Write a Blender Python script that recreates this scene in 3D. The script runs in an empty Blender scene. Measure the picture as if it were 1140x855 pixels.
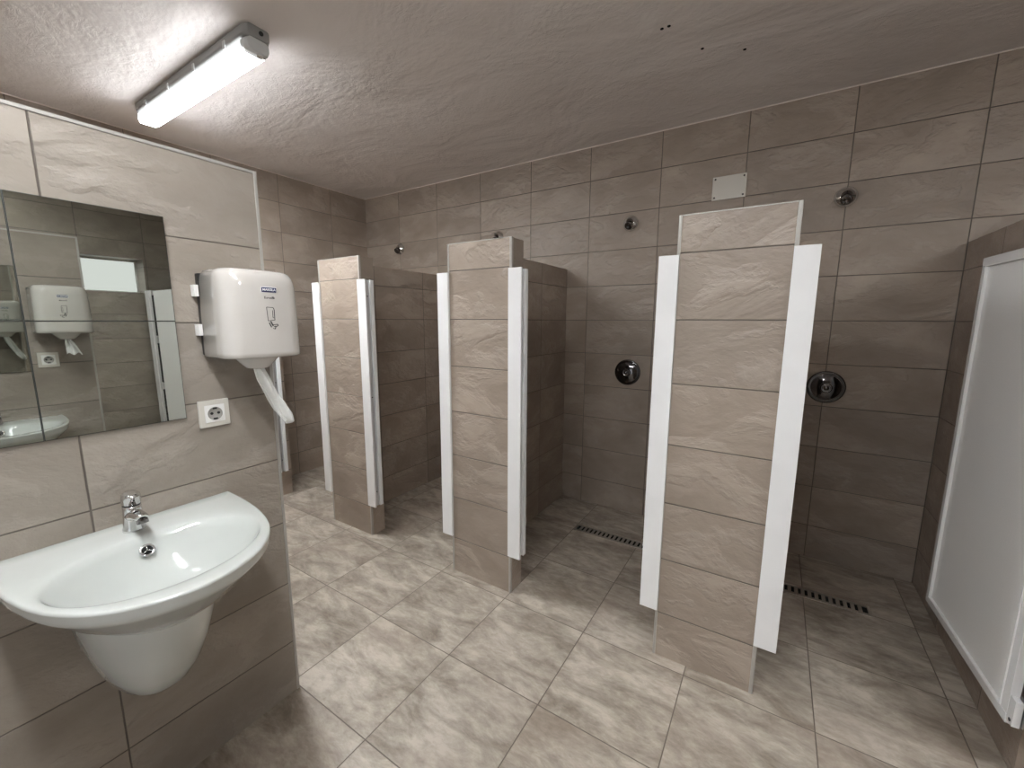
import bpy, bmesh, math, random
from mathutils import Vector, Matrix
from math import sin, cos, pi, sqrt, radians
random.seed(4)
scn = bpy.context.scene
C = scn.collection
S = 1.45                       # metres per measuring unit (eye height of the camera)

def W(x, y, z):                # measuring units (camera at 0,0,0, floor at z=-1) -> metres
    return Vector((x*S, y*S, (z+1.0)*S))

# ------------------------------------------------------------------ camera
YAW, PITCH, ROLL, FPX = 0.5664, 0.1526, 0.0037, 460.4
fw = Vector((-sin(YAW)*cos(PITCH), cos(YAW)*cos(PITCH), -sin(PITCH)))
rt = Vector((cos(YAW), sin(YAW), 0)); up = rt.cross(fw)
rt2 = rt*cos(ROLL)+up*sin(ROLL); up2 = -rt*sin(ROLL)+up*cos(ROLL)
cd = bpy.data.cameras.new('camera'); cam = bpy.data.objects.new('camera', cd); C.objects.link(cam)
cd.sensor_width = 36.0; cd.lens = FPX/1140*36.0; cd.clip_start = 0.02
M3 = Matrix((rt2, up2, -fw)).transposed()
cam.matrix_world = Matrix.Translation(W(0, 0, 0)) @ M3.to_4x4()
scn.camera = cam

# ------------------------------------------------------------------ light and exposure
scn.view_settings.view_transform = 'Standard'; scn.view_settings.look = 'None'
scn.view_settings.gamma = 1.0; scn.view_settings.use_curve_mapping = False
scn.view_settings.exposure = 1.2
LAMP_POWER = 60.0; LAMP_POWER_DIM = 44.0  # second value is weaker only to balance one lamp against the others
WINDOW_POWER = 0.50            # daylight behind the frosted pane
world = bpy.data.worlds.new('world'); scn.world = world; world.use_nodes = True
world.node_tree.nodes['Background'].inputs[0].default_value = (0.9, 0.95, 1, 1)
world.node_tree.nodes['Background'].inputs[1].default_value = 0.6
scn.cycles.max_bounces = 10; scn.cycles.diffuse_bounces = 6; scn.cycles.glossy_bounces = 6
scn.cycles.sample_clamp_indirect = 4.0; scn.cycles.use_denoising = True
dl = bpy.data.lights.new('fill_opening_portal', 'AREA'); dl.shape = 'RECTANGLE'; dl.size = 0.7*S; dl.size_y = 1.45*S
dl.cycles.is_portal = True     # only guides the sampling of the sky fill through the opening added behind the camera
dlo = bpy.data.objects.new('fill_opening_portal', dl); C.objects.link(dlo)
dlo.location = W(-0.33, -1.02, -0.275); dlo.rotation_euler = (radians(90), 0, 0)

# ------------------------------------------------------------------ geometry constants (units)
D = 2.0747; XL = -2.575; XR = 1.93; YB = -1.0
CZ = 0.853; XS = -1.027; XO = 0.402; YE = 0.530; TOPS = 0.3305
YF = 1.18; TOPC = 0.268
ROW = 0.17225; ROW0 = 0.0025; COLW = 0.3447

# ------------------------------------------------------------------ materials
def newmat(name):
    m = bpy.data.materials.new(name); m.use_nodes = True
    nt = m.node_tree; b = nt.nodes['Principled BSDF']; return m, nt, b
def N(nt, t, **k):
    n = nt.nodes.new(t)
    for a, v in k.items(): setattr(n, a, v)
    return n
def mth(nt, op, a, b=None, c=None, clamp=False):
    n = nt.nodes.new('ShaderNodeMath'); n.operation = op; n.use_clamp = clamp
    for i, v in enumerate((a, b, c)):
        if v is None: continue
        if isinstance(v, (int, float)): n.inputs[i].default_value = v
        else: nt.links.new(v, n.inputs[i])
    return n.outputs[0]
def ramp(nt, src, stops):
    r = nt.nodes.new('ShaderNodeValToRGB'); nt.links.new(src, r.inputs[0]); e = r.color_ramp.elements
    while len(e) < len(stops): e.new(0.5)
    for i, (p, c) in enumerate(stops):
        e[i].position = p; e[i].color = (c[0], c[1], c[2], 1) if isinstance(c, tuple) else (c, c, c, 1)
    return r.outputs[0]
def mixc(nt, fac, a, b, blend='MIX'):
    n = nt.nodes.new('ShaderNodeMix'); n.data_type = 'RGBA'; n.blend_type = blend
    for i, v in ((0, fac), (6, a), (7, b)):
        if isinstance(v, (int, float)): n.inputs[i].default_value = v
        elif isinstance(v, tuple): n.inputs[i].default_value = (v[0], v[1], v[2], 1)
        else: nt.links.new(v, n.inputs[i])
    return n.outputs[2]

def tile_mat(name, axis, u0, du, v0, dv, seed=0.0, grout_w=0.0032, cols=None, vaxis='Z', floor=False, rough=0.42, hue=(1.0, 0.975, 0.95), relief=1.0):
    """rectangular stone-look tiles; u runs along world axis, v along vaxis; units as measured"""
    m, nt, b = newmat(name); L = nt.links
    geo = N(nt, 'ShaderNodeNewGeometry'); sep = N(nt, 'ShaderNodeSeparateXYZ'); L.new(geo.outputs['Position'], sep.inputs[0])
    u = mth(nt, 'DIVIDE', mth(nt, 'SUBTRACT', sep.outputs[axis], u0*S), du*S)
    voff = (v0+1)*S if vaxis == 'Z' else v0*S
    v = mth(nt, 'DIVIDE', mth(nt, 'SUBTRACT', sep.outputs[vaxis], voff), dv*S)
    iu = mth(nt, 'FLOOR', u); iv = mth(nt, 'FLOOR', v)
    fu = mth(nt, 'SUBTRACT', u, iu); fv = mth(nt, 'SUBTRACT', v, iv)
    eu = mth(nt, 'MULTIPLY', mth(nt, 'MINIMUM', fu, mth(nt, 'SUBTRACT', 1.0, fu)), du*S)
    ev = mth(nt, 'MULTIPLY', mth(nt, 'MINIMUM', fv, mth(nt, 'SUBTRACT', 1.0, fv)), dv*S)
    e = mth(nt, 'MINIMUM', eu, ev)                                   # metres to nearest joint
    gm = N(nt, 'ShaderNodeMapRange'); gm.interpolation_type = 'SMOOTHSTEP'; L.new(e, gm.inputs[0])
    gm.inputs[1].default_value = grout_w*0.35; gm.inputs[2].default_value = grout_w*0.9
    tile = gm.outputs[0]                                             # 0 in joint, 1 on tile
    idv = N(nt, 'ShaderNodeCombineXYZ'); L.new(iu, idv.inputs[0]); L.new(iv, idv.inputs[1]); idv.inputs[2].default_value = seed
    wn = N(nt, 'ShaderNodeTexWhiteNoise', noise_dimensions='3D'); L.new(idv.outputs[0], wn.inputs['Vector'])
    off = N(nt, 'ShaderNodeVectorMath', operation='SCALE'); L.new(wn.outputs['Color'], off.inputs[0]); off.inputs[3].default_value = 14.0
    pos = N(nt, 'ShaderNodeCombineXYZ'); L.new(mth(nt, 'MULTIPLY', u, du*S), pos.inputs[0]); L.new(mth(nt, 'MULTIPLY', v, dv*S), pos.inputs[1])
    p = N(nt, 'ShaderNodeVectorMath', operation='ADD'); L.new(pos.outputs[0], p.inputs[0]); L.new(off.outputs[0], p.inputs[1])
    # per-tile tilt of the veining
    rot = N(nt, 'ShaderNodeMapping'); L.new(p.outputs[0], rot.inputs[0])
    rot.inputs['Rotation'].default_value = (0, 0, -0.45 if not floor else 0.75)
    rot.inputs['Scale'].default_value = (1.0, 1.7, 1.0) if not floor else (1.0, 2.3, 1.0)
    def noise(vec, sc, det, ro, dist=0.0):
        n = N(nt, 'ShaderNodeTexNoise'); L.new(vec, n.inputs['Vector'])
        n.inputs['Scale'].default_value = sc; n.inputs['Detail'].default_value = det
        n.inputs['Roughness'].default_value = ro; n.inputs['Distortion'].default_value = dist
        return n.outputs['Fac']
    V = rot.outputs[0]
    if not floor:
        n1 = noise(V, 3.0, 7, 0.55, 0.28); n2 = noise(V, 6.5, 4, 0.6, 0.5); n3 = noise(p.outputs[0], 60, 3, 0.6)
        # riven ridges: |noise-0.5| gives thin creases
        rid = mth(nt, 'ABSOLUTE', mth(nt, 'SUBTRACT', n1, 0.5))
        rid = mth(nt, 'MINIMUM', mth(nt, 'MULTIPLY', rid, 9.0), 1.0)
        rid2 = mth(nt, 'MINIMUM', mth(nt, 'MULTIPLY', mth(nt, 'ABSOLUTE', mth(nt, 'SUBTRACT', n2, 0.47)), 12.0), 1.0)
        base = ramp(nt, n1, [(0.26, (0.262, 0.218, 0.184)), (0.5, (0.335, 0.284, 0.242)), (0.74, (0.415, 0.358, 0.310))])
        tint = ramp(nt, wn.outputs['Value'], [(0.0, (0.93, 0.93, 0.93)), (1.0, (1.06, 1.05, 1.03))])
        base = mixc(nt, 1.0, base, tint, 'MULTIPLY')
        base = mixc(nt, 1.0, base, hue, 'MULTIPLY')
        vein = mth(nt, 'MULTIPLY', mth(nt, 'SUBTRACT', 1.0, rid2), mth(nt, 'GREATER_THAN', n1, 0.52))
        base = mixc(nt, mth(nt, 'MULTIPLY', vein, 0.13), base, (0.46, 0.41, 0.36))
        h = mth(nt, 'ADD', mth(nt, 'MULTIPLY', rid, 0.75), mth(nt, 'MULTIPLY', n1, 2.6))
        h = mth(nt, 'ADD', h, mth(nt, 'MULTIPLY', n2, 0.4)); h = mth(nt, 'ADD', h, mth(nt, 'MULTIPLY', n3, 0.05))
        hd, gcol = 0.0062, (0.135, 0.113, 0.096)
    else:
        n1 = noise(V, 3.6, 10, 0.66, 0.5); n2 = noise(V, 15.0, 6, 0.72, 0.5); n3 = noise(p.outputs[0], 80, 3, 0.6)
        mixn = mth(nt, 'ADD', mth(nt, 'MULTIPLY', n1, 0.68), mth(nt, 'MULTIPLY', n2, 0.32))
        base = ramp(nt, mixn, [(0.37, (0.205, 0.172, 0.136)), (0.45, (0.300, 0.257, 0.210)), (0.52, (0.400, 0.351, 0.294)), (0.60, (0.520, 0.466, 0.398))])
        red = noise(p.outputs[0], 2.3, 5, 0.6)
        base = mixc(nt, ramp(nt, red, [(0.5, 0.0), (0.68, 0.35)]), base, (0.36, 0.285, 0.235))
        tint = ramp(nt, wn.outputs['Value'], [(0.0, (0.93, 0.93, 0.93)), (1.0, (1.05, 1.05, 1.05))])
        base = mixc(nt, 1.0, base, tint, 'MULTIPLY')
        h = mth(nt, 'ADD', mth(nt, 'MULTIPLY', n1, 0.6), mth(nt, 'MULTIPLY', n2, 0.3)); h = mth(nt, 'ADD', h, mth(nt, 'MULTIPLY', n3, 0.05))
        hd, gcol = 0.0018, (0.15, 0.122, 0.098)
    col = mixc(nt, tile, gcol, base)
    L.new(col, b.inputs['Base Color'])
    h = mth(nt, 'ADD', h, mth(nt, 'MULTIPLY', tile, 0.5 if not floor else 0.7))
    bp = N(nt, 'ShaderNodeBump'); bp.inputs['Distance'].default_value = hd*relief; bp.inputs['Strength'].default_value = 1.0
    L.new(h, bp.inputs['Height']); L.new(bp.outputs[0], b.inputs['Normal'])
    L.new(ramp(nt, n2, [(0.3, rough-0.06), (0.7, rough+0.08)]), b.inputs['Roughness'])
    b.inputs['Specular IOR Level'].default_value = 0.45
    return m

def plain(name, col, rough=0.5, metal=0.0, coat=0.0, bump=None, spec=0.5):
    m, nt, b = newmat(name)
    b.inputs['Roughness'].default_value = rough
    b.inputs['Metallic'].default_value = metal; b.inputs['Coat Weight'].default_value = coat
    b.inputs['Specular IOR Level'].default_value = spec
    tc = N(nt, 'ShaderNodeTexCoord')
    n = N(nt, 'ShaderNodeTexNoise'); nt.links.new(tc.outputs['Object'], n.inputs['Vector'])
    n.inputs['Scale'].default_value = bump[0] if bump else 6; n.inputs['Detail'].default_value = 5
    k = 0.03
    c = ramp(nt, n.outputs['Fac'], [(0.3, tuple(x*(1-k) for x in col)), (0.7, tuple(min(1, x*(1+k)) for x in col))])
    nt.links.new(c, b.inputs['Base Color'])
    if bump:
        bp = N(nt, 'ShaderNodeBump'); bp.inputs['Distance'].default_value = bump[1]
        nt.links.new(n.outputs['Fac'], bp.inputs['Height']); nt.links.new(bp.outputs[0], b.inputs['Normal'])
    return m

def plaster_mat():
    m, nt, b = newmat('rough_ceiling_plaster'); L = nt.links
    geo = N(nt, 'ShaderNodeNewGeometry')
    def noise(sc, det, ro, dist=0.0, sx=1.0):
        mp = N(nt, 'ShaderNodeMapping'); L.new(geo.outputs['Position'], mp.inputs[0]); mp.inputs['Scale'].default_value = (1, sx, 1)
        mp.inputs['Rotation'].default_value = (0, 0, 0.6)
        n = N(nt, 'ShaderNodeTexNoise'); L.new(mp.outputs[0], n.inputs['Vector'])
        n.inputs['Scale'].default_value = sc; n.inputs['Detail'].default_value = det
        n.inputs['Roughness'].default_value = ro; n.inputs['Distortion'].default_value = dist
        return n.outputs['Fac']
    a = noise(1.6, 4, 0.5, 0.6, 1.6); f = noise(13, 6, 0.62, 1.8, 1.8); g = noise(60, 3, 0.5)
    patch = noise(2.1, 3, 0.5)
    fm = mth(nt, 'MULTIPLY', f, ramp(nt, patch, [(0.38, 0.15), (0.62, 1.0)]))
    h = mth(nt, 'ADD', mth(nt, 'MULTIPLY', a, 3.4), mth(nt, 'MULTIPLY', fm, 0.48)); h = mth(nt, 'ADD', h, mth(nt, 'MULTIPLY', g, 0.13))
    bp = N(nt, 'ShaderNodeBump'); bp.inputs['Distance'].default_value = 0.0095; bp.inputs['Strength'].default_value = 0.9
    L.new(h, bp.inputs['Height']); L.new(bp.outputs[0], b.inputs['Normal'])
    L.new(ramp(nt, a, [(0.3, (0.80, 0.75, 0.73)), (0.7, (0.88, 0.835, 0.815))]), b.inputs['Base Color'])
    b.inputs['Roughness'].default_value = 0.62
    return m

def emit_mat(name, col, strength):
    m = bpy.data.materials.new(name); m.use_nodes = True; nt = m.node_tree
    for n in list(nt.nodes): nt.nodes.remove(n)
    o = nt.nodes.new('ShaderNodeOutputMaterial'); e = nt.nodes.new('ShaderNodeEmission')
    e.inputs[0].default_value = (*col, 1); e.inputs[1].default_value = strength
    nt.links.new(e.outputs[0], o.inputs[0]); return m

M = {}
M['back'] = tile_mat('stone_tile_back', 'X', -0.511-COLW*20, COLW, ROW0-ROW*20, ROW, 1.0)
M['sideY'] = tile_mat('stone_tile_side', 'Y', 1.449-COLW*20, COLW, ROW0-ROW*20, ROW, 2.0)
M['farwall'] = tile_mat('stone_tile_far', 'Y', 0.86-COLW*20, COLW, ROW0+0.03-ROW*20, ROW, 9.0, hue=(0.86, 0.90, 0.90))
M['sinkY'] = tile_mat('stone_tile_washbasin', 'Y', 0.187-0.3455*20, 0.3455, 0.1615-0.1691*20, 0.1691, 3.0, grout_w=0.0030, hue=(0.93, 0.96, 0.97), relief=0.72)
M['sinkO'] = tile_mat('stone_tile_opposite', 'Y', 0.187-0.3455*20, 0.3455, 0.1615-0.1691*20, 0.1691, 5.0, grout_w=0.0030, hue=(0.93, 0.96, 0.97), relief=0.72)
M['sinkX'] = tile_mat('stone_tile_wall_end', 'X', -50, 100, 0.1615-0.1691*20, 0.1691, 4.0)
M['pier'] = [tile_mat('stone_tile_pier', 'X', -50, 100, ROW0-ROW*20, ROW, 6.0+i*3.3, grout_w=0.0036, relief=0.8) for i in range(5)]
M['pierY'] = tile_mat('stone_tile_pier_side', 'Y', -50, 100, ROW0-ROW*20, ROW, 8.0)
M['floor'] = tile_mat('stone_tile_floor', 'X', -0.449-0.3055*20, 0.3055, 0.8375-0.3045*20, 0.3045, 7.0, vaxis='Y', floor=True, rough=0.44, grout_w=0.0030)
M['plaster'] = plaster_mat()
M['ceramic'] = plain('white_ceramic', (0.62, 0.645, 0.62), 0.10, coat=0.5)
M['white_metal'] = plain('white_coated_aluminium', (0.80, 0.80, 0.80), 0.16, coat=0.3)
M['door'] = plain('white_laminate_board', (0.92, 0.92, 0.91), 0.34, bump=(260, 0.0004))
M['bead'] = plain('white_plastic_bead', (0.85, 0.85, 0.84), 0.3)
M['abs'] = plain('glossy_white_plastic', (0.58, 0.55, 0.515), 0.12, coat=0.6)
M['whitepl'] = plain('matt_white_plastic', (0.82, 0.81, 0.79), 0.35)
M['cream'] = plain('cream_plastic', (0.62, 0.59, 0.53), 0.4)
M['wellshade'] = plain('shaded_socket_plastic', (0.34, 0.325, 0.30), 0.4)  # grey stands in for the shade inside the recessed socket well
M['black'] = plain('black_plastic', (0.012, 0.012, 0.012), 0.4)
M['dark'] = plain('dark_void', (0.01, 0.01, 0.01), 0.9)
M['navy'] = plain('navy_print', (0.012, 0.015, 0.08), 0.3)
M['ink'] = plain('black_print', (0.03, 0.03, 0.03), 0.4)
M['whiteink'] = plain('white_print', (0.9, 0.9, 0.92), 0.4)
M['chrome'] = plain('polished_chrome', (0.72, 0.72, 0.72), 0.06, metal=1.0)
M['shadedchrome'] = plain('shaded_chrome', (0.22, 0.21, 0.21), 0.10, metal=1.0)  # darker copy of the chrome: dark reflections put into the base colour
M['darkreflchrome'] = plain('chrome_dark_reflection_tint', (0.13, 0.125, 0.125), 0.12, metal=1.0)  # dark surroundings mirrored in the valve plates, put into the chrome colour
M['steel'] = plain('brushed_steel', (0.74, 0.72, 0.68), 0.35, metal=1.0)
M['trim'] = plain('grey_aluminium_trim', (0.44, 0.42, 0.39), 0.35, metal=0.25)
M['alu'] = plain('bare_aluminium', (0.62, 0.63, 0.64), 0.28, metal=0.8)
M['caulk'] = plain('pale_sealant', (0.82, 0.74, 0.68), 0.6)
M['paper'] = plain('white_tissue_paper', (0.86, 0.86, 0.84), 0.9, bump=(90, 0.002))
M['housing'] = plain('grey_lamp_housing', (0.30, 0.30, 0.29), 0.45)
M['clearend'] = plain('cloudy_polycarbonate', (0.66, 0.68, 0.68), 0.18)
def tube_mat(name, power):
    m = emit_mat(name, (0.955, 0.98, 1.0), power); nt = m.node_tree
    g = N(nt, 'ShaderNodeNewGeometry'); sp = N(nt, 'ShaderNodeSeparateXYZ'); nt.links.new(g.outputs['Normal'], sp.inputs[0])
    dn = mth(nt, 'MAXIMUM', mth(nt, 'MULTIPLY', sp.outputs['Z'], -1.0), 0.0)     # glow cut on the lens sides to keep the nearby ceiling darker
    nt.links.new(mth(nt, 'MULTIPLY', mth(nt, 'ADD', dn, 0.026), power), nt.nodes['Emission'].inputs[1]); return m
M['lamp'] = tube_mat('glowing_tube_diffuser', LAMP_POWER)
M['lamp_dim'] = tube_mat('glowing_dimmer_tube_diffuser', LAMP_POWER_DIM)
M['window'] = emit_mat('frosted_daylight_pane', (0.97, 1.0, 0.98), WINDOW_POWER)
mm, nt_, b_ = newmat('mirror_silver'); b_.inputs['Metallic'].default_value = 1; b_.inputs['Roughness'].default_value = 0.012
b_.inputs['Base Color'].default_value = (0.56, 0.585, 0.55, 1); M['mirror'] = mm
M['mirror_edge'] = plain('mirror_edge', (0.05, 0.055, 0.05), 0.3)

# ------------------------------------------------------------------ mesh helpers (metres)
def faces_box(bm, p0, p1, mi=0):
    x0, y0, z0 = p0; x1, y1, z1 = p1
    v = [bm.verts.new(c) for c in ((x0,y0,z0),(x1,y0,z0),(x1,y1,z0),(x0,y1,z0),(x0,y0,z1),(x1,y0,z1),(x1,y1,z1),(x0,y1,z1))]
    fs = []
    for q in ((0,3,2,1),(4,5,6,7),(0,1,5,4),(1,2,6,5),(2,3,7,6),(3,0,4,7)):
        f = bm.faces.new([v[i] for i in q]); f.material_index = mi; fs.append(f)
    return v, fs
def bx(bm, x0, x1, y0, y1, z0, z1, mi=0):      # box given in measuring units
    a = W(x0, y0, z0); b = W(x1, y1, z1); return faces_box(bm, a, b, mi)
def cyl(bm, p, axis, r, h, n=24, r2=None, mi=0, caps=True):
    axis = Vector(axis).normalized(); r2 = r if r2 is None else r2
    q = axis.to_track_quat('Z', 'Y'); p = Vector(p); a = []; b = []
    for i in range(n):
        t = 2*pi*i/n; d = Vector((cos(t), sin(t), 0))
        a.append(bm.verts.new(p+q@(d*r))); b.append(bm.verts.new(p+axis*h+q@(d*r2)))
    for i in range(n):
        f = bm.faces.new((a[i], a[(i+1) % n], b[(i+1) % n], b[i])); f.material_index = mi; f.smooth = True
    if caps:
        bm.faces.new(a[::-1]).material_index = mi; bm.faces.new(b).material_index = mi
def lathe(bm, p, axis, prof, n=32, mi=0):      # prof: (radius, height) along axis
    axis = Vector(axis).normalized(); q = axis.to_track_quat('Z', 'Y'); p = Vector(p); rings = []
    for r, h in prof:
        rings.append([bm.verts.new(p+q@Vector((r*cos(2*pi*i/n), r*sin(2*pi*i/n), h))) for i in range(n)] if r > 1e-6 else [bm.verts.new(p+axis*h)])
    for A, B in zip(rings, rings[1:]):
        for i in range(n):
            j = (i+1) % n
            if len(A) == 1: f = bm.faces.new((A[0], B[j], B[i])) if len(B) > 1 else None
            elif len(B) == 1: f = bm.faces.new((A[i], A[j], B[0]))
            else: f = bm.faces.new((A[i], A[j], B[j], B[i]))
            if f: f.smooth = True; f.material_index = mi
def loft(bm, rings, cap0=True, cap1=True, mi=0, smooth=True):
    R = [[bm.verts.new(p) for p in r] for r in rings]; n = len(R[0])
    for A, B in zip(R, R[1:]):
        for i in range(n):
            f = bm.faces.new((A[i], A[(i+1) % n], B[(i+1) % n], B[i])); f.smooth = smooth; f.material_index = mi
    if cap0: bm.faces.new(R[0][::-1]).material_index = mi
    if cap1: bm.faces.new(R[-1]).material_index = mi
    return R
def obj(name, bm, mats, parent=None, bevel=0.0, seg=2, weld=False, smooth=False):
    bmesh.ops.recalc_face_normals(bm, faces=bm.faces)
    me = bpy.data.meshes.new(name); o = bpy.data.objects.new(name, me)
    mats = mats if isinstance(mats, list) else [mats]
    if parent is not None:
        r = parent
        while r.parent: r = r.parent
        inv = (Matrix.Translation(r.location)@Matrix.Rotation(r.rotation_euler.z, 4, 'Z')).inverted()
        if not r.get('local'): bm.transform(inv)
        o.parent = parent
    if bevel:
        bmesh.ops.bevel(bm, geom=list(bm.edges), offset=bevel, segments=seg, affect='EDGES', profile=0.6)
        if seg > 1:
            for f in bm.faces: f.smooth = True
    if smooth:
        for f in bm.faces: f.smooth = True
    bm.to_mesh(me); bm.free()
    for m in mats: me.materials.append(m)
    if (bevel and seg > 1): 
        md = o.modifiers.new('wn', 'WEIGHTED_NORMAL'); md.keep_sharp = True
    C.objects.link(o); return o
def struct(name, bm, mats, **k):
    o = obj(name, bm, mats, **k); o['kind'] = 'structure'; return o
def tag(o, label, cat, group=None):
    o['label'] = label; o['category'] = cat
    if group: o['group'] = group
    return o
def thing(name, label, cat, loc, rz=0.0, group=None):
    o = bpy.data.objects.new(name, None); C.objects.link(o); o.empty_display_size = 0.1
    o.location = loc; o.rotation_euler = (0, 0, rz); return tag(o, label, cat, group)
def dup(root, loc, rz, label):
    r = root.copy(); C.objects.link(r); r.location = loc; r.rotation_euler = (0, 0, rz); r['label'] = label
    def rec(a, b):
        for ch in [x for x in bpy.data.objects if x.parent == a]:
            c = ch.copy(); C.objects.link(c); c.parent = b; rec(ch, c)
    rec(root, r); return r
def nb(): return bmesh.new()
def setmat(fs, fn):
    for f in fs: f.normal_update(); f.material_index = fn(f.normal)

# ------------------------------------------------------------------ room shell
T = 0.10
bm = nb(); bx(bm, XL-T, XR+T, YB-T, D+T, -1.08, -1.0); struct('floor', bm, M['floor'])
bm = nb(); bx(bm, XL-T, XR+T, YB-T, D+T, CZ, CZ+0.08); struct('ceiling', bm, M['plaster'])
bm = nb(); bx(bm, XL-T, XR+T, D, D+T, -1.0, CZ); struct('wall_back', bm, M['back'])
bm = nb(); bx(bm, XL-T, XL, YB-T, D, -1.0, CZ); struct('wall_left', bm, M['sideY'])
# right wall with a recessed high window
WY0, WY1, WZ0, WZ1 = 0.845, 1.190, 0.190, 0.430
bm = nb()
T2 = 0.17
bx(bm, XR, XR+T2, YB-T, WY0, -1.0, CZ); bx(bm, XR, XR+T2, WY1, D, -1.0, CZ)
bx(bm, XR, XR+T2, WY0, WY1, -1.0, WZ0); bx(bm, XR, XR+T2, WY0, WY1, WZ1, CZ); struct('wall_right', bm, M['farwall'])
bm = nb(); bx(bm, XR+0.150, XR+0.155, WY0, WY1, WZ0, WZ1); win = struct('window_1', bm, M['window'])
bm = nb()
for y0, y1, z0, z1 in ((WY0, WY0+.012, WZ0, WZ1), (WY1-.012, WY1, WZ0, WZ1), (WY0+.012, WY1-.012, WZ0, WZ0+.012), (WY0+.012, WY1-.012, WZ1-.012, WZ1)):
    bx(bm, XR+0.140, XR+0.150, y0, y1, z0, z1)
obj('window_frame', bm, M['whitepl'], win)
# unseen wall behind the camera; its opening is added to let in fill light
bm = nb()
bx(bm, XL, -0.68, YB-T, YB, -1.0, CZ); bx(bm, 0.02, XR, YB-T, YB, -1.0, CZ); bx(bm, -0.68, 0.02, YB-T, YB, 0.45, CZ)
struct('wall_front', bm, M['back'])
# pale sealant line along the ceiling
bm = nb(); bx(bm, XL, XR, D-0.003, D, CZ-0.0035, CZ); struct('trim_1', bm, M['caulk'])
bm = nb(); bx(bm, XL, XL+0.003, YB, D-0.003, CZ-0.0035, CZ); struct('trim_2', bm, M['caulk'])
# small drilled holes left in the ceiling plaster
for i, (x, y) in enumerate(((-0.363, 1.389), (-0.343, 1.388), (-0.276, 1.55), (-0.163, 1.625))):
    bm = nb(); lathe(bm, W(x, y, CZ)+Vector((0, 0, -0.0015)), (0, 0, 1), [(0, -0.0010), (0.0045, -0.0008), (0.0072, 0.0), (0.0072, 0.002)], 14)
    o = obj('ceiling_hole', bm, M['dark'])
    tag(o, ('small dark plugged hole in ceiling, leftmost of the close pair', 'small dark plugged hole in ceiling, right one of the close pair',
            'dark plugged hole in ceiling between the pair and the rightmost one', 'rightmost dark plugged hole in the plaster ceiling')[i], 'hole', 'plugged holes in the ceiling')

# ------------------------------------------------------------------ low tiled walls carrying the washbasins
def basin_wall(xa, xb, face, label, matY):
    t = thing('partition_wall', label, 'partition wall', W((xa+xb)/2, (YE+YB)/2, -1))
    bm = nb(); v, fs = bx(bm, xa, xb, YB, YE-0.004, -1, TOPS-0.006)
    setmat(fs, lambda n: 0 if abs(n.x) > .5 else 1); obj('tiled_panel', bm, [matY, M['sinkX']], t)
    # corner trims: rounded aluminium edge on both vertical corners and along the top
    for x in (xa, xb):
        s = 1 if x == max(xa, xb) else -1
        bm = nb(); lathe_pts = []
        bx(bm, x-0.0015 if s > 0 else x-0.002, x+0.002 if s > 0 else x+0.0015, YE-0.0065, YE, -1, TOPS)
        obj('corner_trim', bm, M['trim'], t, bevel=0.0012)
    bm = nb(); bx(bm, xa-0.0015, xb+0.0015, YB, YE-0.0065, TOPS-0.006, TOPS); obj('top_trim', bm, M['trim'], t, bevel=0.0008)
    bm = nb(); bx(bm, xa+.0015, xb-.0015, YE-0.004, YE-0.0005, -1, TOPS-0.001); obj('end_panel', bm, M['sinkX'], t)
    return t
basin_wall(XS-0.075, XS, 1, 'low tiled partition wall on the left carrying the mirror and washbasin', M['sinkY'])
basin_wall(XO, XO+0.075, -1, 'low tiled partition wall opposite, seen only in the mirror reflection', M['sinkO'])

# ------------------------------------------------------------------ shower dividers
def jamb(t, x0, x1, side, slots=True):
    """white door post; side=+1: the opening lies at x1 side, -1: at x0 side"""
    z0, z1 = -0.85, 0.170; y0, y1 = YF-0.010, YF+0.035
    bm = nb()
    # front face plate and channel: C-section open towards the opening
    bx(bm, x0, x1, y0, y0+0.008, z0, z1)
    xi0, xi1 = (x0, x1-0.010) if side > 0 else (x0+0.010, x1)
    o = obj('door_post', bm, M['white_metal'], t, bevel=0.0012)
    bm = nb(); bx(bm, xi0+0.001, xi1-0.001, y0+0.014, y0+0.030, z0+0.002, z1-0.002); obj('post_channel', bm, M['alu'], o, bevel=0.001)
    bm = nb(); bx(bm, xi0+0.004, xi1-0.003, y0+0.0082, y0+0.0138, z0+0.006, z1-0.006); obj('post_groove', bm, M['dark'], o)
    bm = nb(); bx(bm, x0+0.002, x1-0.002, y0+0.0302, y1+0.002, z0+0.002, z1-0.002); obj('post_rear_profile', bm, M['white_metal'], o, bevel=0.0012)
    xs = xi1 if side > 0 else xi0
    for z in (0.10, -0.34, -0.78):
        bm = nb(); cyl(bm, W(xs-0.002*side, y0+0.020, z), (side, 0, 0), 0.0035, 0.004, 12); obj('screw', bm, M['black'], o)
    return o
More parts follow.
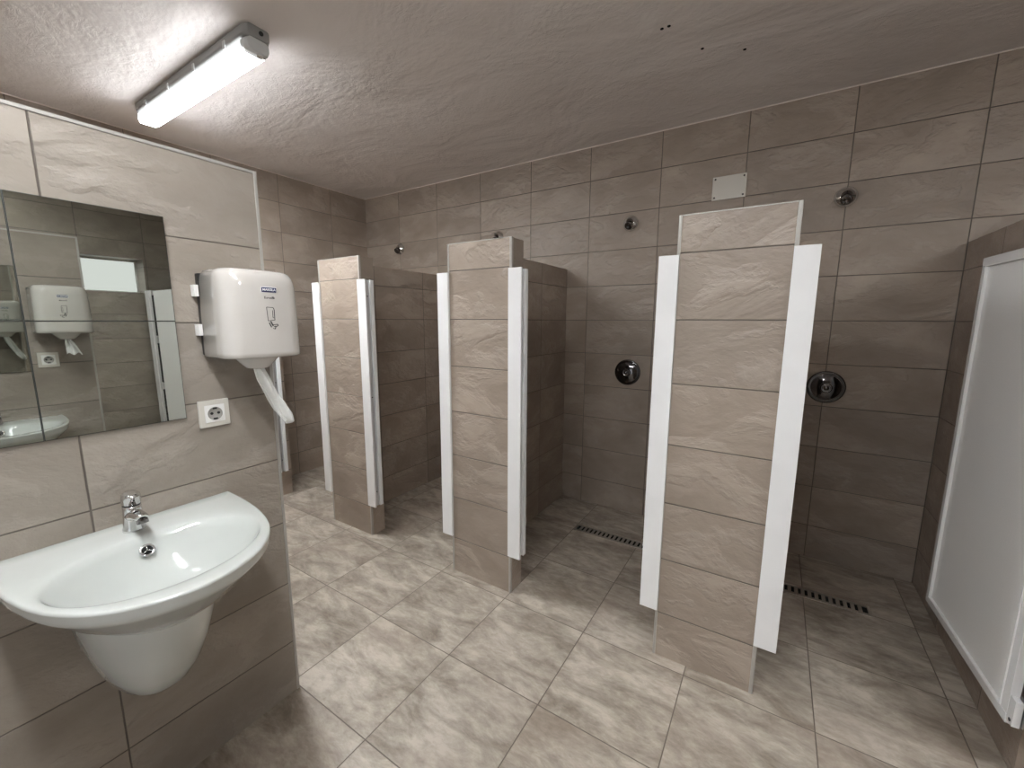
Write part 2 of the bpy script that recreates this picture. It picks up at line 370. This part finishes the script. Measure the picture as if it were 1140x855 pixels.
def divider(xa, xb, label, mi, part=None, left=True, right=True):
    t = thing('shower_divider', label, 'shower divider', W((xa+xb)/2, (YF+D)/2, -1), 0, 'tiled dividers between the shower stalls')
    DEP = 0.075
    bm = nb(); v, fs = bx(bm, xa, xb, YF, YF+DEP, -1, TOPC); setmat(fs, lambda n: 1 if abs(n.x) > .5 else 0)
    obj('front_pier', bm, [M['pier'][mi], M['pierY']], t)
    if part:
        bm = nb(); v, fs = bx(bm, part[0], part[1], YF+DEP, D-0.0008, -1, TOPC+0.002); setmat(fs, lambda n: 0 if abs(n.x) > .5 else 1)
        obj('side_panel', bm, [M['sideY'], M['pier'][mi]], t)
    for x, s in ((xa, -1), (xb, 1)):
        if (s < 0 and not left) or (s > 0 and not right): continue
        bm = nb(); bx(bm, x-0.007 if s > 0 else x-0.0022, x+0.0022 if s > 0 else x+0.0055, YF-0.0022, YF+0.008, -1, TOPC+0.002)
        obj('corner_trim', bm, M['trim'], t, bevel=0.0025, seg=3)
    bm = nb(); bx(bm, xa+.006, xb-.007, YF-0.0012, YF+0.006, TOPC-0.0005, TOPC+0.0022); obj('top_trim', bm, M['trim'], t, bevel=0.0008)
    if left: jamb(t, xa-0.046, xa+0.005, -1)
    if right: jamb(t, xb-0.007, xb+0.044, 1)
    return t
divider(XL, -2.318, 'narrow tiled shower pier against the far left wall, mostly hidden behind the towel dispenser', 3, left=False)
divider(-1.812, -1.524, 'left tiled shower divider, the smallest of the three free-standing ones in full view', 0, part=(-1.811, -1.757))
divider(-1.027, -0.754, 'middle tiled shower divider between the left one and the large right one', 1, part=(-1.026, -0.973))
divider(-0.2365, 0.0235, 'large tiled shower divider right of centre with white posts on both sides', 2, part=(-0.2355, -0.180))
divider(0.555, 0.815, 'tiled shower divider at the right edge behind the open white door', 4, part=(0.525, 0.610))

# open white door folded back against the right stall wall
hx, hy = 0.4955, 1.2180; fx, fy = 0.4705, 1.674
ang = math.atan2(fy-hy, fx-hx); wd = math.hypot(fx-hx, fy-hy)*S
t = thing('shower_door', 'white framed shower door standing open against the right stall wall', 'door', W(hx, hy, -0.85), ang)
t['local'] = 1
zt = 1.022*S; th = 0.019
def lb(name, x0, x1, y0, y1, z0, z1, m, par=t, bev=0.0):
    bm = nb(); faces_box(bm, (x0, y0, z0), (x1, y1, z1)); return obj(name, bm, m, par, bevel=bev)
lb('door_panel', 0.030, wd-0.03, 0.004, 0.012, 0.030, zt-0.03, M['door'])
for a in ((0, wd, 0, 0.032), (0, wd, zt-0.032, zt)):
    lb('frame_rail', a[0], a[1], -0.004, th, a[2], a[3], M['white_metal'], bev=0.0015)
for a in ((0, 0.034), (wd-0.034, wd)):
    lb('frame_stile', a[0], a[1], -0.0035, th-0.0005, 0.0325, zt-0.0325, M['white_metal'], bev=0.0015)
for a in ((0.034, 0.0375, 0.036, zt-0.036), (wd-0.0375, wd-0.034, 0.036, zt-0.036)):
    lb('glazing_bead', a[0], a[1], 0.0122, 0.0225, a[2], a[3], M['bead'])
for a in ((0.034, wd-0.034, 0.0325, 0.036), (0.034, wd-0.034, zt-0.036, zt-0.0325)):
    lb('glazing_bead', a[0], a[1], 0.0122, 0.0225, a[2], a[3], M['bead'])
for z in (0.015, 0.50, 1.02, zt-0.10):
    hg = lb('hinge', -0.030, -0.001, 0.000, 0.018, z, z+0.085, M['white_metal'], bev=0.001)
    bm = nb(); cyl(bm, (-0.018, 0.0175, z+0.014), (0, 1, 0), 0.0055, 0.002, 12); obj('hinge_hole', bm, M['black'], hg)
    lb('hinge_plate', -0.027, 0.02, -0.009, -0.0045, z, z+0.085, M['alu'], par=hg)

# closed door at the far right end, seen in the mirror
t = thing('shower_door', 'closed white shower door near the window, seen only in the mirror', 'door', W(1.55, YF, -1))
bm = nb(); bx(bm, 1.32, 1.764, YF-0.004, YF+0.014, -0.85, 0.20); dpn = obj('door_panel', bm, M['door'], t, bevel=0.0015)
bm = nb(); bx(bm, 1.835, 1.90, YF-0.012, YF+0.03, -0.85, 0.205); obj('door_post', bm, M['white_metal'], t, bevel=0.0015)
bm = nb(); bx(bm, 1.8008, 1.8342, YF-0.006, YF+0.012, -0.85, 0.205); obj('slotted_strip', bm, M['white_metal'], t)
for k in range(3):
    z0 = -0.84+k*0.345
    bm = nb(); bx(bm, 1.766, 1.799, YF-0.0045, YF+0.008, z0+0.03, z0+0.32); obj('slot', bm, M['dark'], t)
    bm = nb(); bx(bm, 1.7655, 1.8005, YF-0.010, YF+0.010, z0, z0+0.028); obj('hinge', bm, M['alu'], t, bevel=0.001)
t = thing('shower_divider', 'tiled shower pier left of the closed door, seen only in the mirror', 'shower divider', W(1.2, YF, -1))
bm = nb(); v, fs = bx(bm, 1.045, 1.30, YF, D-0.0008, -1, TOPC); setmat(fs, lambda n: 1 if abs(n.x) > .5 else 0); obj('front_pier', bm, [M['pier'][1], M['pierY']], t)
bm = nb(); bx(bm, 1.295, 1.318, YF-0.01, YF-0.0005, -0.85, 0.2); obj('door_post', bm, M['white_metal'], t, bevel=0.001)

# ------------------------------------------------------------------ ceiling tube lamps
def make_lamp(loc, label, glow='lamp'):
    L_, w, h = 0.888*S, 0.072*S, 0.060*S
    t = thing('ceiling_lamp', label, 'lamp', loc, 0, 'long sealed tube lamps on the ceiling'); t['local'] = 1
    def sect(x, hw, z0, z1, r, n=6):
        pts = []
        for cx_, cz_, a0 in ((hw-r, z1-r, 0), (-hw+r, z1-r, 90), (-hw+r, z0+r, 180), (hw-r, z0+r, 270)):
            for k in range(n+1):
                a = radians(a0+90*k/n); pts.append(Vector((x, cx_+r*cos(a), cz_+r*sin(a))))
        return pts
    bm = nb(); loft(bm, [sect(x, hw, -0.046, -0.001, 0.010) for x, hw in ((-L_/2, w/2*.85), (-L_/2+.03, w/2*1.08), (L_/2-.03, w/2*1.08), (L_/2, w/2*.85))]); obj('housing', bm, M['housing'], t)
    bm = nb(); loft(bm, [sect(x, hw, -h-.010, -0.0465, r) for x, hw, r in ((-L_/2+.012, w/2*.80, .012), (-L_/2+.035, w/2, .02), (L_/2-.061, w/2, .02), (L_/2-.060, w/2*.97, .02))]); obj('diffuser', bm, M[glow], t)
    bm = nb(); loft(bm, [sect(x, hw, -h-.008, -0.0465, .018) for x, hw in ((L_/2-.059, w/2*.99), (L_/2-.03, w/2*.99), (L_/2-.008, w/2*.85))]); obj('end_cap', bm, M['clearend'], t)
    bm = nb(); cyl(bm, (L_/2-0.002, 0.01, -0.022), (1, 0, 0), 0.009, 0.006, 14); obj('cable_gland', bm, M['black'], t)
    bm = nb(); cyl(bm, (L_/2-.035, 0.018, -0.0945), (0, 0, -1), 0.013, 0.004, 16); obj('tube_socket', bm, M['whitepl'], t)
    for x in (-L_*.36, -L_*.12, L_*.12, L_*.36):
        for s in (-1, 1):
            bm = nb(); faces_box(bm, (x-.010, s*(w/2*1.08+.0002) if s > 0 else -w/2*1.08-.0052, -.060), (x+.010, (w/2*1.08+.0052) if s > 0 else -w/2*1.08-.0002, -.026)); obj('clip', bm, M['clearend'], t, bevel=0.001)
    return t
lampA = make_lamp(W(-1.812, 0.748, CZ), 'long glowing tube lamp on the ceiling above the left partition wall')
dup(lampA, W(1.45, 0.12, CZ), 0, 'long glowing tube lamp on the ceiling beyond the opposite partition wall')
make_lamp(W(-0.38, 0.02, CZ), 'long glowing tube lamp on the ceiling right above the viewpoint, between the basins', 'lamp_dim')

# ------------------------------------------------------------------ washbasin (local frame: +x out of the wall, z=0 at the rim)
def make_basin(loc, rz, label):
    t = thing('washbasin', label, 'washbasin', loc, rz, 'wall-hung washbasins'); t['local'] = 1
    prof = [(0.0, .1775), (.05, .1770), (.10, .1745), (.15, .1690), (.20, .1590), (.24, .1460), (.28, .1240), (.31, .0960), (.332, .0620), (.343, .030), (.347, 0)]
    right = []
    for (d0, y0), (d1, y1) in zip(prof, prof[1:]):
        for k in range(5): right.append((d0+(d1-d0)*k/5, y0+(y1-y0)*k/5))
    right.append(prof[-1])
    # smooth the polyline a little
    for _ in range(3): right = [right[0]]+[((a[0]+2*b[0]+c[0])/4, (a[1]+2*b[1]+c[1])/4) for a, b, c in zip(right, right[1:], right[2:])]+[right[-1]]
    right[-1] = (right[-1][0], 0)
    out = [(d, y) for d, y in right]+[(d, -y) for d, y in right[-2::-1]]     # from back right round the front to back left
    nb_ = 22
    back = [(0.0, -prof[0][1]+2*prof[0][1]*k/nb_) for k in range(1, nb_)]
    out = out+back; n = len(out)
    cxd = 0.190
    def inner(p, s=1.0, a=.110, b=.140, cx=cxd):
        th_ = math.atan2(p[1]/b, (p[0]-cx)/a)
        return (cx+s*a*cos(th_), s*b*sin(th_))
    def lerp(p, q, k): return (p[0]+(q[0]-p[0])*k, p[1]+(q[1]-p[1])*k)
    def P3(p, z): return Vector((p[0]*S, p[1]*S, z*S))
    rings = []
    # hull below (from underside centre outwards)
    def hull(p, k, z):
        q = (0.150+(p[0]-0.150)*k if p[0] > .004 else 0.0, p[1]*k); return P3((max(q[0], 0.0), q[1]), z)
    for k, z in ((.30, -.122), (.46, -.108), (.62, -.086), (.76, -.064), (.875, -.041), (.945, -.029), (.972, -.0235), (.982, -.020), (.989, -.015), (.998, -.005), (1.0, -.0035)):
        rings.append([hull(p, k, z) for p in out])
    rings.append([P3(lerp(p, (cxd, 0), .008), -.0008) if p[0] > .003 else P3(p, -.0010) for p in out])
    rings.append([P3(lerp(p, (cxd, 0), .022) if p[0] > .003 else (0.003, p[1]*.985), 0) for p in out])
    for k, zz in ((.30, -.0002), (.55, -.0008), (.75, -.0020), (.90, -.0042)):
        rings.append([P3(lerp(lerp(p, (cxd, 0), .03), inner(p), k), zz) for p in out])
    N_ = 14
    for k in range(N_+1):
        s = 1-k/N_*0.86
        z = -.0070-.076*(1-max(0, (s-.14)/.86)**2.3)
        rings.append([P3(inner(p, s, cx=cxd-.012*(1-s)), z) for p in out])
    bm = nb(); loft(bm, rings, cap0=True, cap1=False)
    # closing floor of the bowl around the drain
    bm.verts.ensure_lookup_table()
    obj('bowl', bm, M['ceramic'], t)
    dx = (cxd-.012*.86)*S
    bm = nb(); lathe(bm, (dx, 0, -.0830*S), (0, 0, 1), [(.040, -.002), (.032, .003), (.026, .004), (.022, .001), (.018, .004), (.0, .007)], 28); obj('drain_plug', bm, M['chrome'], t)
    # overflow ring on the rear slope of the bowl
    oc = Vector((.0990*S, 0, -.027*S)); on_ = Vector((.80, 0, .60)).normalized()
    bm = nb(); lathe(bm, oc, on_, [(.0165, -.004), (.0165, .002), (.0145, .0035), (.0115, .003), (.011, .0)], 28); ov = obj('overflow_ring', bm, M['chrome'], t)
    bm = nb(); lathe(bm, oc, on_, [(.0115, -.002), (.0115, .0010), (0, .0010)], 24); obj('overflow_hole', bm, M['dark'], ov)
    bm = nb(); q = on_.to_track_quat('Z', 'Y')
    for k in range(3):
        a = radians(90+120*k)
        d = q@Vector((cos(a), sin(a), 0)); cyl(bm, oc+on_*0.0018, d, 0.0016, 0.012, 8)
    obj('overflow_spoke', bm, M['chrome'], ov)
    # half pedestal below
    rows = [(-.0935, .100, .234), (-.11, .100, .229), (-.15, .096, .212), (-.20, .088, .190), (-.25, .076, .162), (-.285, .062, .135), (-.31, .044, .105), (-.325, .026, .072), (-.331, .010, .04)]
    bm = nb(); rg = []
    for z, hw, dp in rows:
        pts = []
        for k in range(29):
            a = -pi/2+pi*k/28
            cx_ = abs(cos(a))**0.80; sy = math.copysign(abs(sin(a))**0.85, sin(a))
            pts.append(Vector(((0.0+dp*cx_)*S, (hw*sy)*S, z*S)))
        rg.append(pts)
    loft(bm, rg); obj('half_pedestal', bm, M['ceramic'], t)
    return t
YCB = 0.2315
basin = make_basin(W(XS+.0008, YCB, -0.386), 0, 'white ceramic washbasin under the mirror on the left partition wall')
dup(basin, W(XO-.0008, YCB, -0.386), pi, 'white ceramic washbasin on the opposite wall, seen only in the mirror')
basin2 = None

# tap
def make_tap(loc, rz, label):
    t = thing('basin_tap', label, 'tap', loc, rz, 'chrome basin taps'); t['local'] = 1
    def ell(c, rx, ry, tilt, n=24):
        return [Vector((c[0]+rx*cos(2*pi*i/n)*cos(tilt), c[1]+ry*sin(2*pi*i/n), c[2]+rx*cos(2*pi*i/n)*sin(tilt))) for i in range(n)]
    bm = nb(); loft(bm, [ell((0, 0, -0.001), .026, .025, 0), ell((0, 0, .004), .0255, .0245, 0), ell((.001, 0, .010), .0235, .0225, 0), ell((.002, 0, .035), .021, .021, 0), ell((.003, 0, .062), .0195, .0200, -.1), ell((.003, 0, .070), .0190, .0195, -.15)])
    body = obj('body', bm, M['chrome'], t)
    bm = nb(); loft(bm, [ell((.003, 0, .0705), .0178, .0183, -.15), ell((.003, 0, .0745), .0178, .0183, -.15)]); obj('seal_ring', bm, M['black'], t)
    # lever cap with a short flat lip to the front
    bm = nb(); loft(bm, [ell((.003, 0, .075), .0205, .0205, -.15), ell((.004, 0, .090), .0210, .0205, -.15), ell((.008, 0, .098), .0235, .0195, -.22), ell((.012, 0, .1015), .0215, .0160, -.25), ell((.013, 0, .103), .010, .008, -.25)])
    obj('lever', bm, M['chrome'], t)
    # spout
    def rr(x, z, hw, hh, tilt, n=20):
        return [Vector((x+hh*sin(2*pi*i/n)*sin(tilt), hw*cos(2*pi*i/n), z+hh*sin(2*pi*i/n)*cos(tilt))) for i in range(n)]
    bm = nb(); loft(bm, [rr(.004, .040, .0195, .017, 0), rr(.022, .044, .0185, .0155, 0), rr(.045, .049, .0165, .0125, .1), rr(.068, .051, .0150, .0105, .25), rr(.078, .0505, .0135, .0085, .35)]); obj('spout', bm, M['chrome'], t)
    bm = nb(); lathe(bm, (.070, 0, .047), (.35, 0, -1), [(.0125, 0), (.0128, .012), (.0105, .013), (.0095, .010), (0, .010)], 20); obj('aerator', bm, M['shadedchrome'], t)
    bm = nb(); cyl(bm, (.0245, 0, .085), (1, 0, 0), .0022, .0016, 10); obj('lever_mark', bm, M['black'], t)
    return t
tap = make_tap(W(XS+0.046, YCB, -0.3862), 0, 'chrome lever tap on the rim of the left washbasin')
dup(tap, W(XO-0.046, YCB, -0.3862), pi, 'chrome lever tap on the washbasin of the opposite wall, seen only reflected')

# ------------------------------------------------------------------ mirrors: square mirror tiles set two by two
MY1 = 0.346; MZ1 = 0.196; MS = 0.2005
names4 = {(0, 0): 'top right', (1, 0): 'top left', (0, 1): 'bottom right', (1, 1): 'bottom left'}
for side, xw, dr in (('left partition wall', XS, 1), ('opposite wall, seen only in reflection', XO, -1)):
    for (i, j), nm in names4.items():
        y1 = MY1-i*MS; z1 = MZ1-j*(MS-.0005)
        y0 = y1-MS+.0003; z0 = z1-MS+.0006
        xa, xb = sorted((xw, xw+dr*0.0042))
        bm = nb(); bx(bm, xa, xb, y0, y1, z0, z1, mi=1)
        xg = sorted((xw+dr*0.0043, xw+dr*0.0050)); v, fs = bx(bm, xg[0], xg[1], y0+.0010, y1-.0010, z0+.0010, z1-.0010)
        setmat(fs, lambda n: 0 if abs(n.x) > .5 else 1)
        o = obj('wall_mirror', bm, [M['mirror'], M['mirror_edge']])
        nm2 = nm if dr > 0 else nm.replace('right', 'near the dispenser').replace('left', 'far from the dispenser')
        tag(o, ('square mirror tile, %s of the four above the washbasin' % nm) if dr > 0 else 'square mirror tile of the opposite wall, %s' % nm2, 'mirror', 'square mirror tiles on the '+('left' if dr > 0 else 'opposite')+' partition wall')

# ------------------------------------------------------------------ paper towel dispenser (local: +x out of wall, y along, z up; origin on wall at body centre)
def make_text(name, body, size, mat, parent, mtx, ext=0.0004, bold=False):
    cu = bpy.data.curves.new(name, 'FONT'); cu.body = body; cu.size = size; cu.extrude = ext; cu.align_x = 'CENTER'; cu.align_y = 'CENTER'
    if bold: cu.offset = size*0.02
    cu.resolution_u = 3
    tmp = bpy.data.objects.new(name, cu); C.objects.link(tmp)
    dg = bpy.context.evaluated_depsgraph_get(); me = bpy.data.meshes.new_from_object(tmp.evaluated_get(dg))
    C.objects.unlink(tmp); bpy.data.objects.remove(tmp)
    me.transform(mtx); me.materials.clear(); me.materials.append(mat)
    o = bpy.data.objects.new(name, me); C.objects.link(o); o.parent = parent; return o
def make_dispenser(loc, rz, label):
    t = thing('paper_towel_dispenser', label, 'dispenser', loc, rz, 'white towel dispensers'); t['local'] = 1
    hw, x0, x1 = .0790*S, .016*S, .128*S
    zt_, zb = .0915*S, -.0900*S
    def sec(k, z, n=10, r=.055, yo=0.0, fr=1.0):
        # D-shaped section: straight sides, generously rounded front corners, slightly bowed front
        h = hw*k; xf = x0+(x1-x0)*fr; pts = [Vector((x0, -h, z))]
        for i in range(n+1):
            a = -pi/2+(pi/2)*i/n; bowx = xf-r+r*cos(a); pts.append(Vector((bowx, -h+r+r*sin(a), z)))
        m_ = 7
        for i in range(1, m_):
            yy = (-h+r)+(2*h-2*r)*i/m_; u = yy/(h-r); pts.append(Vector((xf+.006*(1-u*u), yy, z)))
        for i in range(n+1):
            a = (pi/2)*i/n; pts.append(Vector((xf-r+r*cos(a), h-r+r*sin(a), z)))
        pts.append(Vector((x0, h, z)))
        return pts
    bm = nb()
    rg = [sec(.955, zb, fr=.97), sec(1.0, zb+.004), sec(.998, zb+.016)]
    rg += [sec(.985, 0), sec(.965, zt_-.050), sec(.955, zt_-.036, fr=.99), sec(.935, zt_-.022, fr=.965), sec(.900, zt_-.011, fr=.93), sec(.85, zt_-.004, fr=.87, r=.05), sec(.76, zt_, fr=.78, r=.04)]
    loft(bm, rg); cov = obj('cover', bm, M['abs'], t)
    # dark rear box and hinge tabs
    bm = nb(); faces_box(bm, (0, -hw*.97, zb+.006), (x0-.0005, hw*.93, zt_-.012)); obj('backplate', bm, M['black'], t, bevel=.004)
    for z in (.052, -.064):
        bm = nb(); faces_box(bm, (.001, -hw-.010, z), (.026, -hw*.99, z+.034)); obj('hinge_tab', bm, M['whitepl'], t, bevel=.001)
    # outlet funnel
    bm = nb(); fx_ = .074*S; fy_ = -.004*S
    lathe(bm, (fx_, fy_, zb+.001), (0, 0, -1), [(.064, -.0), (.062, .003), (.051, .015), (.040, .027), (.032, .035), (.024, .038), (.015, .036), (.013, .018), (0, .018)], 32)
    obj('outlet_cone', bm, M['abs'], t)
    bm = nb(); cyl(bm, (fx_+.034, fy_+.016, zb-.015), (.85, .4, -.45), .0050, .005, 14); obj('lock', bm, M['black'], t)
    # badge, lettering and pictogram on the bowed front (right of centre)
    xf = x1+.0044
    def B(y, z, w, h, m, nm, par, d=.001, bev=0.0, x=None):
        bm = nb(); faces_box(bm, ((x or xf), y-w/2, z-h/2), ((x or xf)+d, y+w/2, z+h/2)); return obj(nm, bm, m, par, bevel=bev)
    yb = .003*S
    bd = B(yb, .050*S, .0455, .0165, M['whiteink'], 'badge_border', t, .0016, .0005, x=xf+.0005)
    bd = B(yb, .050*S, .0430, .0142, M['navy'], 'badge', t, .0022, .0008, x=xf+.0005)
    base = Matrix(((0, 0, 1, 0), (1, 0, 0, 0), (0, 1, 0, 0), (0, 0, 0, 1)))     # text xy -> local yz, facing +x
    make_text('badge_lettering', 'MARSILA', .0098, M['whiteink'], bd, Matrix.Translation((xf+.003, yb, .050*S))@base, bold=True)
    make_text('lettering', 'Eurosilk', .0096, M['ink'], t, Matrix.Translation((xf+.0012, yb, .0340*S))@base, bold=True)
    # pictogram: a box with a sheet and a hand
    def bar(a, b, w, m='ink', nm='pictogram_line'):
        a = Vector((xf+.0006, yb+a[0]*1.3, a[1])); b = Vector((xf+.0006, yb+b[0]*1.3, b[1])); d = (b-a); q = Vector((0, -d.z, d.y)).normalized()*w*.75
        e = Vector((.0012, 0, 0)); vs = [bmp.verts.new(p) for p in (a+q, a-q, b-q, b+q, a+q+e, a-q+e, b-q+e, b+q+e)]
        for f in ((0, 1, 2, 3), (7, 6, 5, 4), (0, 4, 5, 1), (1, 5, 6, 2), (2, 6, 7, 3), (3, 7, 4, 0)): bmp.faces.new([vs[i] for i in f])
    bmp = nb(); z = lambda v: v*S*1.25-.004
    pts = [(-.0085, z(.014)), (.0065, z(.0135)), (.0085, z(.010)), (.0085, z(-.007)), (-.0070, z(-.0085)), (-.0085, z(.014))]
    for a, b in zip(pts, pts[1:]): bar(a, b, .0011)
    for a, b in (((.0045, z(.009)), (.0045, z(-.003))), ((.0045, z(-.003)), (.0085, z(-.004)))): bar(a, b, .0009)
    bar((-.0015, z(-.009)), (.0035, z(-.017)), .0026); bar((-.0050, z(-.0115)), (-.0005, z(-.019)), .0022)
    for a, b in (((.0040, z(-.015)), (.0140, z(-.014))), ((.0140, z(-.014)), (.0150, z(-.0165))), ((.0150, z(-.0165)), (.0090, z(-.0185))), ((.0090, z(-.0185)), (.0080, z(-.022))), ((.0080, z(-.022)), (.0030, z(-.021))), ((.0050, z(-.0185)), (.0095, z(-.0170)))): bar(a, b, .0012)
    obj('pictogram', bmp, M['ink'], t)
    return t
DY, DZ = 0.4650, 0.0105
disp = make_dispenser(W(XS, DY, DZ), 0, 'white towel dispenser on the left partition wall beside the mirror')
dup(disp, W(XO, 0.4400, 0.035), pi, 'white towel dispenser on the opposite wall, seen only in the mirror')

def make_towel(loc, rz, label, path, wid, seed, flip=1):
    rnd = random.Random(seed)
    t_ = nb(); n = 26; m = 16; rows = []
    def lerp3(u):
        u *= (len(path)-1); i = min(int(u), len(path)-2); k = u-i; k = k*k*(3-2*k)
        return Vector(path[i]).lerp(Vector(path[i+1]), k), wid[i]+(wid[i+1]-wid[i])*k
    ph = [rnd.uniform(0, 6) for _ in range(5)]
    for i in range(n+1):
        u = i/n; c, w = lerp3(u); row = []
        for j in range(m+1):
            v = j/m-.5
            fold = sin(v*16+ph[0]+u*2)*.0055+sin(v*9-u*5+ph[1])*.006+sin(u*13+v*4+ph[2])*.002
            amp = .35+.65*min(1, u*2.2)
            along = Vector((0, 1, -0.30*flip)); 
            row.append(c+along*(v*w)+Vector((fold*amp*1.4, fold*.4*amp, (sin(v*11+ph[3])*.006)*(u**4))))
        rows.append(row)
    R = [[t_.verts.new(p) for p in r] for r in rows]
    for A, B in zip(R, R[1:]):
        for j in range(m): f = t_.faces.new((A[j], A[j+1], B[j+1], B[j])); f.smooth = True
    me = bpy.data.meshes.new('paper_towel'); t_.to_mesh(me); t_.free(); me.materials.append(M['paper'])
    o = bpy.data.objects.new('paper_towel', me); C.objects.link(o); o.location = loc; o.rotation_euler = (0, 0, rz)
    sd = o.modifiers.new('thick', 'SOLIDIFY'); sd.thickness = .0012
    return tag(o, label, 'paper towel', 'paper towels hanging from the dispensers')
zf = DZ-.0900-.020
make_towel(W(XS+.074, DY-.004, zf), 0, 'crumpled white paper towel hanging from the left dispenser',
           [(0, 0, .012), (.003, .004, -.014), (.010, .018, -.060), (.010, .038, -.110), (.006, .060, -.160), (.004, .080, -.200)], [.020, .032, .054, .060, .058, .030], 3)
make_towel(W(XO-.074, .444, .035-.0900-.020), pi, 'short crumpled paper towel hanging from the opposite dispenser, seen only in the mirror',
           [(0, 0, .012), (.003, -.002, -.014), (.010, -.010, -.05), (.010, -.018, -.092)], [.016, .026, .048, .066], 8, flip=-.2)

# ------------------------------------------------------------------ wall sockets
def make_socket(loc, rz, label):
    t = thing('wall_socket', label, 'socket', loc, rz, 'white wall sockets'); t['local'] = 1
    s = .0425
    bm = nb(); faces_box(bm, (0, -s, -s), (.009, s, s)); obj('frame', bm, M['cream'], t, bevel=.0025)
    bm = nb(); faces_box(bm, (.0092, -.0275, -.0275), (.0115, .0275, .0275)); obj('insert', bm, M['whitepl'], t, bevel=.001)
    bm = nb(); lathe(bm, (.0117, 0, 0), (1, 0, 0), [(.0205, 0), (.0205, .0014), (.0192, .0014), (.0186, .0004), (0, .0004)], 32); w = obj('socket_well', bm, M['wellshade'], t)
    for y, z in ((-.0095, 0.001), (.0095, 0.001)):
        bm = nb(); cyl(bm, (.0122, y, z), (1, 0, 0), .0042, .0009, 14); obj('pin_hole', bm, M['black'], w)
    for z in (-.0165, .0165):
        bm = nb(); faces_box(bm, (.0122, -.006, z-.0028), (.0136, .006, z+.0028)); obj('earth_clip', bm, M['black'], w)
    return t
sock = make_socket(W(XS, 0.3965, -0.2025), 0, 'white square wall socket below the towel dispenser on the left wall')
dup(sock, W(XO, 0.3950, -0.162), pi, 'white square wall socket on the opposite wall, seen only in the mirror')

# ------------------------------------------------------------------ shower fittings on the back wall
def make_rose(loc, label):
    t = thing('shower_rose', label, 'shower head', loc, 0, 'chrome shower heads on the back wall'); t['local'] = 1
    bm = nb(); lathe(bm, (0, 0, 0), (0, -1, 0), [(.052, 0), (.054, .004), (.051, .012), (.042, .022), (.032, .030), (.026, .034)], 36); obj('escutcheon', bm, M['chrome'], t)
    d = Vector((0, -.80, -.60)).normalized(); p = Vector((0, -.020, -.002))
    bm = nb(); lathe(bm, p, d, [(.020, 0), (.024, .012), (.027, .030), (.0275, .040), (.024, .043), (.012, .0435), (.010, .041), (0, .041)], 28); nz = obj('nozzle', bm, M['shadedchrome'], t)
    bm = nb(); q = d.to_track_quat('Z', 'Y')
    for k in range(8):
        a = 2*pi*k/8; cyl(bm, p+d*.043+q@Vector((cos(a)*.017, sin(a)*.017, 0)), d, .0018, .0012, 8)
    obj('jet_holes', bm, M['black'], nz)
    bm = nb(); cyl(bm, (.043, -.0145, .012), (.6, -1, .2), .004, .003, 10); obj('screw', bm, M['chrome'], t)
    return t
r0 = make_rose(W(0.176, D-.0008, 0.466), 'chrome shower head at far right, above the stall beside the open door')
dup(r0, W(-0.641, D-.0008, 0.465), 0, 'chrome shower head between the middle divider and the large right divider')
dup(r0, W(-1.416, D-.0008, 0.476), 0, 'chrome shower head peeking out just above the middle divider')
dup(r0, W(-2.230, D-.0008, 0.480), 0, 'leftmost chrome shower head, above the left divider')
def make_valve(loc, label):
    t = thing('shower_valve', label, 'shower valve', loc, 0, 'round chrome shower valves'); t['local'] = 1
    R = .094
    bm = nb(); lathe(bm, (0, 0, 0), (0, -1, 0), [(R, 0), (R, .006), (R*.97, .010), (R*.90, .011), (R*.80, .008), (R*.76, .010), (R*.62, .017), (R*.42, .022), (.030, .024)], 48); obj('wall_plate', bm, M['darkreflchrome'], t)
    bm = nb(); lathe(bm, (0, -.022, 0), (0, -1, 0), [(.029, 0), (.029, .014), (.025, .020), (.021, .021), (.019, .018), (.012, .018), (.010, .024), (0, .026)], 32); obj('push_button', bm, M['shadedchrome'], t)
    return t
v0 = make_valve(W(0.184, D, -0.262), 'round chrome shower valve right of the large divider, beside its white post')
dup(v0, W(-0.624, D, -0.258), 0, 'round dark-looking shower valve left of the large right divider')
# blanking plate
t = thing('cover_plate', 'cream rectangular cover plate screwed high on the back wall above the large divider', 'cover plate', W(-0.225, D, 0.565))
bm = nb(); bx(bm, -.290, -.161, D-.006, D, .517, .612); pl = obj('plate', bm, M['cream'], t, bevel=.002)
for x in (-.280, -.171):
    for z in (.527, .602):
        bm = nb(); cyl(bm, W(x, D-.0055, z), (0, -1, 0), .0052, .0024, 12); obj('screw', bm, M['shadedchrome'], t)

# ------------------------------------------------------------------ floor drains
def drain(x0, x1, label):
    y0, y1 = 1.742, 1.802; z = -1.0
    t = thing('floor_drain', label, 'floor drain', W((x0+x1)/2, (y0+y1)/2, -1), 0, 'slotted steel floor drains')
    bm = nb(); bx(bm, x0+.004, x1-.004, y0+.004, y1-.004, z, z+.0006); obj('channel', bm, M['dark'], t)
    bm = nb()
    bx(bm, x0, x1, y0, y0+.011, z, z+.0026); bx(bm, x0, x1, y1-.011, y1, z, z+.0026)
    bx(bm, x0, x0+.008, y0+.011, y1-.011, z, z+.0026); bx(bm, x1-.008, x1, y0+.011, y1-.011, z, z+.0026)
    obj('grate_rim', bm, M['steel'], t)
    n = int(round((x1-x0-.016)/.0205)); st = (x1-x0-.016)/n
    for k in range(1, n):
        xc = x0+.008+k*st; bm = nb(); bx(bm, xc-.0056, xc+.0056, y0+.0115, y1-.0115, z+.0008, z+.0025); obj('grate_bar', bm, M['steel'], t)
drain(-.752, -.386, 'slotted steel floor drain in the stall left of the large divider')
drain(-.012, .357, 'slotted steel floor drain in the shadowed stall right of the large divider')

for o in bpy.data.objects:
    if 'local' in o: del o['local']
